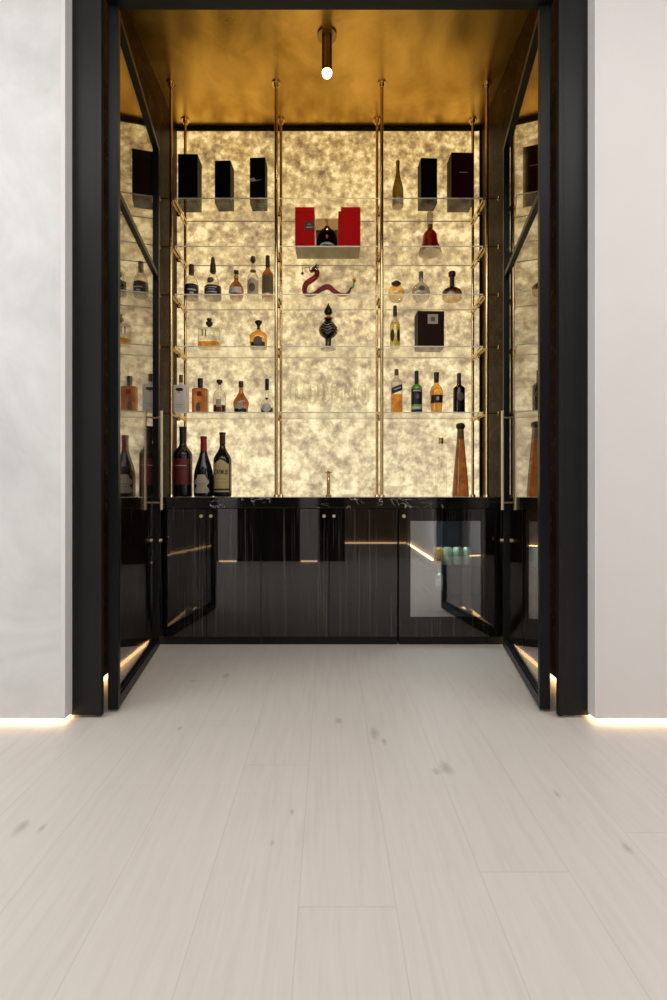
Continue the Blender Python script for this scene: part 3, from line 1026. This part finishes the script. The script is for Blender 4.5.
# --- fourth shelf (index 3)
D4 = 3.43
bottle('decanter', 'square clear decanter with a band of golden spirit on the fourth left shelf', 'decanter', 209.3, 319, 20.8, 3, D4,
       [(0, .97, .97, 7), (.02, 1, 1, 7), (.63, 1, 1, 7), (.66, .94, .94, 6), (.68, .25, .3, 2), (.76, .22)], M['g_clear'],
       [('stopper', [(.74, .16), (.78, .18), (.80, .32), (.88, .34), (.92, .18), (1, .26)], M['dark_cork'])],
       [], (.20, M['l_amber']), ratio=.6, texts=[('11', .30, -.36, .46, M['box_black'], .42)])
bottle('bourbon_bottle', 'squat amber bourbon flask with dark round label and twin-ball stopper', 'bottle', 258.5, 320.5, 17.5, 3, D4,
       [(0, .90, .9, 3), (.02, .94, .94, 3), (.30, .98, .98, 3), (.44, 1, 1, 3), (.54, .82, .82, 2.5), (.60, .48), (.66, .22), (.72, .2)], M['g_orange'],
       [('stopper', [(.70, .16), (.78, .14), (.84, .22), (.92, .42), (.97, .40), (1, .22)], M['black'])],
       [('dark_label', 'rect', -.78, .78, .02, .20, M['black_lab']), ('round_label', 'oval', -.5, .5, .06, .40, M['grey_lab'])], ratio=.65)
# black and gold vase decanter
v_ = bottle('ornate_decanter', 'black and gold bulbous decanter with pointed stopper in the middle bay', 'decanter', 328.3, 303, 19, 3, 3.44,
       [(0, .80), (.006, .80), (.02, .5), (.04, .36), (.08, .30), (.23, .33), (.27, .62), (.33, .90), (.40, 1), (.47, .95), (.54, .70), (.60, .42), (.65, .28)], M['g_black'],
       [('neck_ring', [(.64, .30), (.655, .46), (.67, .46), (.685, .30)], M['red_foil']),
        ('neck', [(.68, .22), (.73, .18)], M['gold']),
        ('stopper', [(.73, .16), (.76, .36), (.80, .46), (.84, .42), (.90, .26), (.95, .12), (1, .03)], M['g_black'])],
       [])
w_ = 19 * 3.44 / F / 2
Hh = PZ(303, 3.44) - SZZ[3]
def vase_r(zf):
    pts_ = [(0, .8), (.23, .33), (.27, .62), (.33, .90), (.40, 1), (.47, .95), (.54, .70), (.60, .42)]
    for (a0, b0), (a1, b1) in zip(pts_, pts_[1:]):
        if a0 <= zf <= a1:
            return b0 + (b1 - b0) * (zf - a0) / (a1 - a0)
    return .4
for j in range(4):
    pts = []
    for k in range(49):
        a = 2 * pi * k / 48
        zz = (.325 + .055 * j + .026 * sin(a * 5 + .6)) * Hh
        rr = vase_r(zz / Hh) * w_
        rr = max(rr, .2 * w_)
        pts.append((cos(a) * rr, sin(a) * rr, zz))
    link('gold_wave', sweep(bmesh.new(), pts, [.0016] * 49, 6), M['cream' if j % 2 else 'gold'], v_, smooth=True)
bottle('liqueur_bottle', 'slim clear bottle with bright yellow liquid and two dark ovals', 'bottle', 395, 306, 10, 3, D4,
       round_p(.55, .72, .36, .80), M['g_clear'],
       [('cap', [(.76, .38), (.80, .40), (1, .36)], M['dark_cork'])],
       [('oval_label', 'oval', -.95, -.25, .14, .44, M['dark_cork']), ('oval_label', 'oval', .25, .95, .14, .44, M['dark_cork'])], (.60, M['g_yellow']))


def gift_box(name, label, x0p, x1p, ytop, sh, d, dep, mat, rz=0.0, lid=.0):
    z0 = SURF(sh) + .0005
    w = (x1p - x0p) * d / F
    h = PZ(ytop, d) - z0
    root = empty(name, label, 'box', (PX((x0p + x1p) / 2, d), d + dep / 2, z0), rz)
    if lid:
        link('base', bx(-w / 2, w / 2, -dep / 2, dep / 2, 0, h * lid - .0015, .001), mat, root)
        link('lid', bx(-w / 2 - .0008, w / 2 + .0008, -dep / 2 - .0008, dep / 2 + .0008, h * lid, h, .0012), mat, root)
    else:
        link('body', bx(-w / 2, w / 2, -dep / 2, dep / 2, 0, h, .0015), mat, root)
    return root, w, h, dep


def front_mark(root, x0, x1, z0, z1, dep, mat, name='paper_label', th=.001):
    return link(name, bx(x0, x1, -dep / 2 - .0009 - th, -dep / 2 - .0009, z0, z1), mat, root)


r_, w, h, dp = gift_box('presentation_box', 'dark brown box with a square cream label on the fourth right shelf', 417.5, 444, 311, 3, 3.40, .11, M['box_brown'], .04, lid=.72)
front_mark(r_, -w * .13, w * .26, h * .65, h * .91, dp, M['cream'])
front_mark(r_, -w * .02, w * .15, h * .72, h * .84, dp, M['grey_lab'], 'label_print', .0016)

# --- third shelf (index 2)
D3 = 3.46
bottle('liqueur_bottle', 'round-shouldered bottle with wide black base label, third shelf far left', 'bottle', 191.5, 265, 14.5, 2, D3,
       [(0, .93), (.02, .98), (.28, 1), (.42, .95), (.55, .80), (.66, .5), (.72, .36), (.78, .34)], M['g_clear'],
       [('cap', [(.72, .35), (.98, .36), (1, .33)], M['maroon_foil'])],
       [('black_label', 'rect', -.97, .97, .02, .36, M['black_lab']), ('label_print', 'rect', -.3, .8, .20, .24, M['white_ink']), ('label_print', 'rect', .0, .5, .10, .15, M['white_ink'])], (.40, M['g_darkred']))
bottle('tequila_bottle', 'wide bottle with blue-black lettered label and stacked dark stopper', 'bottle', 213, 257, 17, 2, D3,
       [(0, .93), (.02, 1), (.24, 1), (.30, .88), (.34, .72), (.46, .70), (.54, .52), (.60, .34), (.68, .30)], M['g_clear'],
       [('stopper', [(.62, .28), (.66, .36), (.84, .30), (.86, .22), (.90, .24), (.96, .22), (1, .08)], M['dark_cork'])],
       [('black_label', 'rect', -.98, .98, .03, .29, M['black_lab']), ('label_print', 'rect', -.8, .6, .215, .235, M['white_ink']), ('label_print', 'rect', -.5, .4, .165, .18, M['white_ink']), ('label_print', 'rect', -.6, .6, .10, .125, M['white_ink']), ('ship_print', 'oval', -.55, .25, .34, .48, M['grey_lab'])], (.25, M['g_darkred']))
bottle('bourbon_bottle', 'round squat red-brown bottle with white band and figurine stopper', 'bottle', 236.3, 271, 15, 2, D3,
       [(0, .55), (.03, .78), (.14, .94), (.28, 1), (.42, .92), (.54, .68), (.62, .38), (.70, .26), (.76, .25)], M['g_amber'],
       [('stopper', [(.72, .30), (.80, .34), (.84, .22), (.88, .18)], M['gold']),
        ('figurine', [(.87, .12), (.90, .30), (.93, .34), (.96, .28), (1, .34)], M['dark_cork'])],
       [('white_label', 'rect', -.78, .78, .16, .36, M['white_lab']), ('label_print', 'rect', -.78, .78, .10, .15, M['ink'])])
bottle('tequila_bottle', 'clear arched-label bottle with round dark stopper between two brown bottles', 'bottle', 253, 256, 11.5, 2, D3,
       [(0, .95), (.02, 1), (.38, 1), (.50, .93), (.60, .62), (.68, .38), (.76, .30), (.86, .28)], M['g_clear'],
       [('stopper', [(.84, .22), (.87, .42), (.93, .46), (.98, .34), (1, .1)], M['dark_cork']), ('neck_band', [(.645, .54), (.665, .50)], M['cork'])],
       [('arch_label', 'arch', -.9, .9, .08, .46, M['cream']), ('figure_print', 'oval', -.55, .5, .13, .34, M['cork'])])
bottle('whiskey_bottle', 'amber bottle with maroon capsule and olive label by the inner brass upright', 'bottle', 267.7, 256, 11.5, 2, D3,
       round_p(.55, .72, .36, .80), M['g_amber'],
       [('capsule', [(.755, .37), (.98, .36), (1, .33)], M['maroon_foil'])],
       [('olive_label', 'rect', -.97, .97, .12, .52, M['olive_lab']), ('label_print', 'rect', -.6, .9, .05, .10, M['gold'])])
# round decanters right bay
d = 3.50
bottle('decanter', 'round golden decanter with dark twin-knob top on the third right shelf', 'decanter', 396.3, 281, 16.5, 2, d,
       [(0, .40), (.03, .62), (.12, .84), (.28, .98), (.42, 1), (.56, .95), (.68, .78), (.76, .55), (.80, .38)], M['g_gold'],
       [('stopper', [(.78, .34), (.84, .60), (.92, .56), (.96, .34), (1, .2)], M['dark_cork'])], [], ratio=.6)
bottle('decanter', 'round grey cut-glass decanter with ribbed neck on the third right shelf', 'decanter', 421, 272, 18.5, 2, d,
       [(0, .42), (.02, .58), (.10, .83), (.22, .98), (.32, 1), (.43, .94), (.53, .74), (.60, .48), (.65, .24), (.70, .22), (.80, .24)], M['g_frost'],
       [('stopper', [(.78, .20), (.80, .24), (.86, .21), (.88, .25), (.94, .23), (1, .22)], M['grey_lab'])],
       [('medallion', 'oval', -.34, .34, .30, .50, M['grey_lab'])], ratio=.55)
bottle('decanter', 'squat round clear decanter with dark shoulders and tall dark neck', 'decanter', 452, 272, 20, 2, d,
       [(0, .60), (.02, .80), (.10, .96), (.20, 1), (.30, .98), (.38, .86), (.44, .62), (.48, .3), (.54, .24), (.80, .22)], M['g_clear'],
       [('dark_shoulder', [(.305, .99), (.385, .875), (.445, .635), (.485, .32), (.50, .29)], M['g_darkred']),
        ('neck', [(.48, .27), (.60, .23), (.84, .23)], M['maroon_foil']), ('stopper', [(.84, .28), (.86, .36), (.97, .36), (1, .32)], M['maroon_foil'])], [], (.30, M['g_gold']), ratio=.7)

# --- second shelf (index 1): red presentation box with decanter, bell decanter
d = 3.37
z0 = SZZ[1] + .0005
rb = empty('presentation_box', 'open red presentation box standing around the dark cognac decanter', 'box', (PX(327.5, d), d + .09, z0))
def xx(p):
    return (p - 327.5) * d / F
hR = PZ(207, d) - z0
hI = PZ(218.5, d + .12) - z0
link('base', bx(xx(295.5), xx(360.5), -.088, .088, 0, .006, .001), M['grey_liner'], rb)
for a, b in ((295, 314.5), (341, 360.5)):
    link('red_wing', bx(xx(a), xx(b), -.09, .03, .0065, hR - .034, .0015), M['red'], rb)
    link('red_wing_top', bx(xx(a), xx(b), -.09, .03, hR - .033, hR, .0015), M['red'], rb)
link('inner_tray', bx(xx(315), xx(341), .03, .085, .0065, hI, .001), M['tan'], rb)
link('inner_flap', bx(xx(338.4), xx(340.9), -.088, .02, .0065, PZ(211, d) - z0, .001), M['red'], rb)
link('tray_ledge', bx(xx(315), xx(338), .0, .03, hI * .62, hI * .66, .001), M['cream'], rb)
link('black_label', bx(xx(304.5), xx(314), -.0915, -.090, PZ(230, d) - z0, PZ(222, d) - z0), M['black_lab'], rb)
link('label_print', bx(xx(306), xx(312.5), -.0922, -.0915, PZ(227.5, d) - z0, PZ(227, d) - z0), M['white_ink'], rb)
link('label_print', bx(xx(307.5), xx(311), -.0922, -.0915, PZ(225.4, d) - z0, PZ(223.7, d) - z0), M['grey_lab'], rb)
dc = 3.405
wq = 21.5 * dc / F / 2
zq = z0 + .0075
Hq = PZ(217, dc) - zq
root = empty('cognac_decanter', 'dark dome-shaped cognac decanter with gold ball stopper in the red box', 'decanter', (PX(327, dc), dc, zq))
prq = [(0, wq * .98, .034, 2.4), (.01, wq, .036, 2.4), (Hq * .22, wq * .98, .036, 2.2), (Hq * .40, wq * .86, .034, 2), (Hq * .54, wq * .62, .03, 2), (Hq * .62, wq * .36, .022, 2), (Hq * .70, wq * .2, .011, 2)]
link('body', loft(bmesh.new(), prq), M['g_darkred'], root, smooth=True)
link('liquid', loft(bmesh.new(), [(max(a * .95, .008), b * .9, c_ * .9, n_) for a, b, c_, n_ in prq[1:5]]), M['g_wine'], root, smooth=True)
bm = sph(bmesh.new(), (0, 0, Hq * .90), .0125)
cyl(bm, (0, 0, Hq * .68), (0, 0, Hq * .84), .0085, .006)
link('stopper', bm, M['gold'], root, smooth=True)
bm = bmesh.new()
for k in range(9):
    a = pi * (k + .5) / 9
    sph(bm, (cos(a) * wq * 1.0, 0, .006 + sin(a) * Hq * .58), .0042, u=8, v=6)
link('beaded_rim', bm, M['white_ink'], root, smooth=True)
bm = bmesh.new()
patch(bm, prq, 'oval', -.007, .007, Hq * .22, Hq * .36)
link('medallion', bm, M['red_foil'], root, smooth=True)
d = 3.47
bottle('cognac_decanter', 'bell-shaped deep red decanter with clear gold-ringed stopper on the second shelf', 'decanter', 430, 213, 23.5, 1, d,
       [(0, .96), (.012, 1), (.03, .98), (.12, .90), (.22, .72), (.32, .64), (.44, .60), (.50, .50), (.56, .34), (.60, .20), (.68, .16)], M['g_red'],
       [('neck_ring', [(.62, .24), (.70, .24)], M['gold']),
        ('stopper', [(.70, .15), (.74, .24), (.80, .25), (.97, .27), (1, .24)], M['g_frost'])], [])

# dragon decanter on the third shelf, middle bay
d = 3.43
z0 = SZZ[2] + .0005
dr = empty('dragon_decanter', 'dark red glass dragon-shaped decanter with golden tail in the middle bay', 'decanter', (PX(328, d), d, z0))
def dp_(px, py, y=0):
    return ((px - 328) * d / F, y, max(PZ(py, d) - z0, .0))
base_y = VY - (z0 - H) * F / d
pts = [(351, 288), (347.5, 293.2), (341, 294.2), (335, 291.8), (328, 287.6), (321, 289.8), (314, 293.8), (307, 294.2), (304.4, 289.5), (306.3, 284.2), (311.5, 280.8), (316, 277), (317, 271.5), (314.4, 268.6)]
rad = [1.0, 1.5, 1.9, 2.3, 2.7, 2.5, 2.0, 2.1, 2.5, 2.8, 2.8, 2.7, 2.6, 2.4]
rows = catmull([(a, b, r_, (0.012 * sin(i * 1.1))) for i, ((a, b), r_) in enumerate(zip(pts, rad))], 6)
P3, R3 = [], []
for a, b, r_, yy in rows:
    R = r_ * d / F
    x_, _, zz = dp_(a, b, 0)
    P3.append((x_, yy, max(zz, R + .0003)))
    R3.append(R)
link('body', sweep(bmesh.new(), P3, R3, 14), M['g_red'], dr, smooth=True)
hx, hy, hz = P3[-1]
bm = sph(bmesh.new(), (hx, hy, hz), .019, (1.1, .8, .85))
sph(bm, (hx - .02, hy, hz - .009), .012, (1.5, .8, .6))
sph(bm, (hx - .018, hy, hz - .020), .008, (1.5, .8, .5))
for s_ in (-1, 1):
    sph(bm, (hx - .008, hy + s_ * .011, hz + .009), .005)
link('head', bm, M['g_darkred'], dr, smooth=True)
for s_ in (-1, 1):
    bm = sweep(bmesh.new(), catmull([(hx + .002, hy + s_ * .008, hz + .012), (hx + .014, hy + s_ * .014, hz + .022), (hx + .034, hy + s_ * .018, hz + .020)], 4), [.0050, .0048, .0046, .0044, .004, .0036, .003, .0025, .001], 8)
    sweep(bm, [(hx + .014, hy + s_ * .014, hz + .022), (hx + .010, hy + s_ * .02, hz + .036)], [.0036, .001], 8)
    link('horn', bm, M['dark_cork'], dr, smooth=True)
    wp = catmull([(hx - .034, hy + s_ * .006, hz - .004), (hx - .038, hy + s_ * .014, hz + .018), (hx - .064, hy + s_ * .018, hz + .020), (hx - .084, hy + s_ * .016, hz + .010), (hx - .082, hy + s_ * .012, hz - .018)], 5)
    link('whisker', sweep(bmesh.new(), wp, [.0021] * len(wp), 6), M['dark_cork'], dr, smooth=True)
link('pearl', sph(bmesh.new(), (hx - .083, hy, hz - .028), .010), M['g_red'], dr, smooth=True)
bm = bmesh.new()
for i in range(16, len(P3) - 8, 4):
    p = Vector(P3[i]); q = Vector(P3[i + 1])
    tdir = (q - p).normalized()
    nrm = Vector((tdir.z, 0, -tdir.x))
    if i < 50 and nrm.z < 0 or i >= 50 and nrm.x < 0:
        nrm = -nrm
    cyl(bm, p + nrm * R3[i] * .8, p + nrm * (R3[i] + .009) , .0045, .0005, 8)
link('spines', bm, M['gold'], dr, smooth=True)
tx, ty, tz = P3[0]
bm = sweep(bmesh.new(), catmull([(tx, ty, tz), (tx + .016, ty, tz + .012), (tx + .020, ty, tz + .038), (tx + .026, ty, tz + .052)], 4), [.009, .009, .0085, .008, .0075, .007, .0065, .006, .006, .006, .006, .005, .004], 10)
link('tail_neck', bm, M['g_green'], dr, smooth=True)
bm = bmesh.new()
for a, l in ((-.5, .028), (-.1, .042), (.35, .036), (.8, .022)):
    b0 = Vector((tx + .022, ty, tz + .040))
    sweep(bm, [b0, b0 + Vector((sin(a) * l * .5, .003, cos(a) * l * .5)), b0 + Vector((sin(a) * l, 0, cos(a) * l))], [.006, .0075, .001], 8)
link('tail_flame', bm, M['g_gold'], dr, smooth=True)

# --- top shelf (index 0)
D1 = 3.42
gift_box('gift_box', 'widest and tallest black box at far left of the top shelf', 178, 197.5, 154, 0, D1, .115, M['box_black'], 0, lid=.80)
gift_box('gift_box', 'plain shorter black box second on the left top shelf', 215, 231, 160.5, 0, D1, .105, M['box_black'], -.05)
r_, w, h, dp = gift_box('gift_box', 'black box with a pale winged mark, beside the inner upright on top shelf', 250, 265.5, 157.5, 0, D1, .10, M['box_black'], -.04)
bm = bmesh.new()
pts = [(-w * .5, h * .5), (-w * .32, h * .47), (-w * .05, h * .49), (w * .3, h * .515), (-w * .08, h * .505), (-w * .22, h * .56), (-w * .5, h * .54)]
a_ = [bm.verts.new((x, -dp / 2 - .0008, z)) for x, z in pts]
b_ = [bm.verts.new((x, -dp / 2 - .0002, z)) for x, z in pts]
bm.faces.new(a_)
bm.faces.new(b_)
for k in range(len(pts)):
    bm.faces.new((a_[k], a_[(k + 1) % len(pts)], b_[(k + 1) % len(pts)], b_[k]))
link('winged_print', bm, M['white_ink'], r_)  # pale wing-shaped patch on the box front
bottle('champagne_bottle', 'slender olive champagne bottle with gold foil on the right top shelf', 'bottle', 397.8, 161, 11.3, 0, 3.47,
       [(0, .9), (.02, 1), (.34, 1), (.42, .93), (.52, .72), (.62, .50), (.70, .38), (.80, .31), (.99, .29)], M['g_olive'],
       [('gold_foil', [(.66, .46), (.72, .37), (.82, .33), (.92, .31), (.925, .36), (.97, .38), (1, .30)], M['gold'])],
       [('cream_label', 'oval', -.6, .6, .04, .16, M['cream'])])
r_, w, h, dp = gift_box('gift_box', 'black box beside the champagne bottle on the right top shelf', 420.5, 437, 158, 0, D1, .10, M['box_black'], .05)
r_, w, h, dp = gift_box('presentation_box', 'large dark maroon box with small silver line, right end of top shelf', 451, 473.5, 152.5, 0, D1, .115, M['box_maroon'], .03)
front_mark(r_, -w * .15, w * .24, h * .60, h * .612, dp, M['white_ink'], 'silver_lettering')

# a bottle standing in the fridge
bottle('water_bottle', 'pale slim bottle standing on the lower fridge rack below the orange can', 'bottle', 439, 566, 8, SZ[1] + .003, 3.34,
       round_p(.60, .74, .36, .95), M['can'],
       [('cap', [(.93, .42), (1, .42)], M['tin'])], [('paper_label', 'rect', -.95, .95, .2, .5, M['white_lab'])])
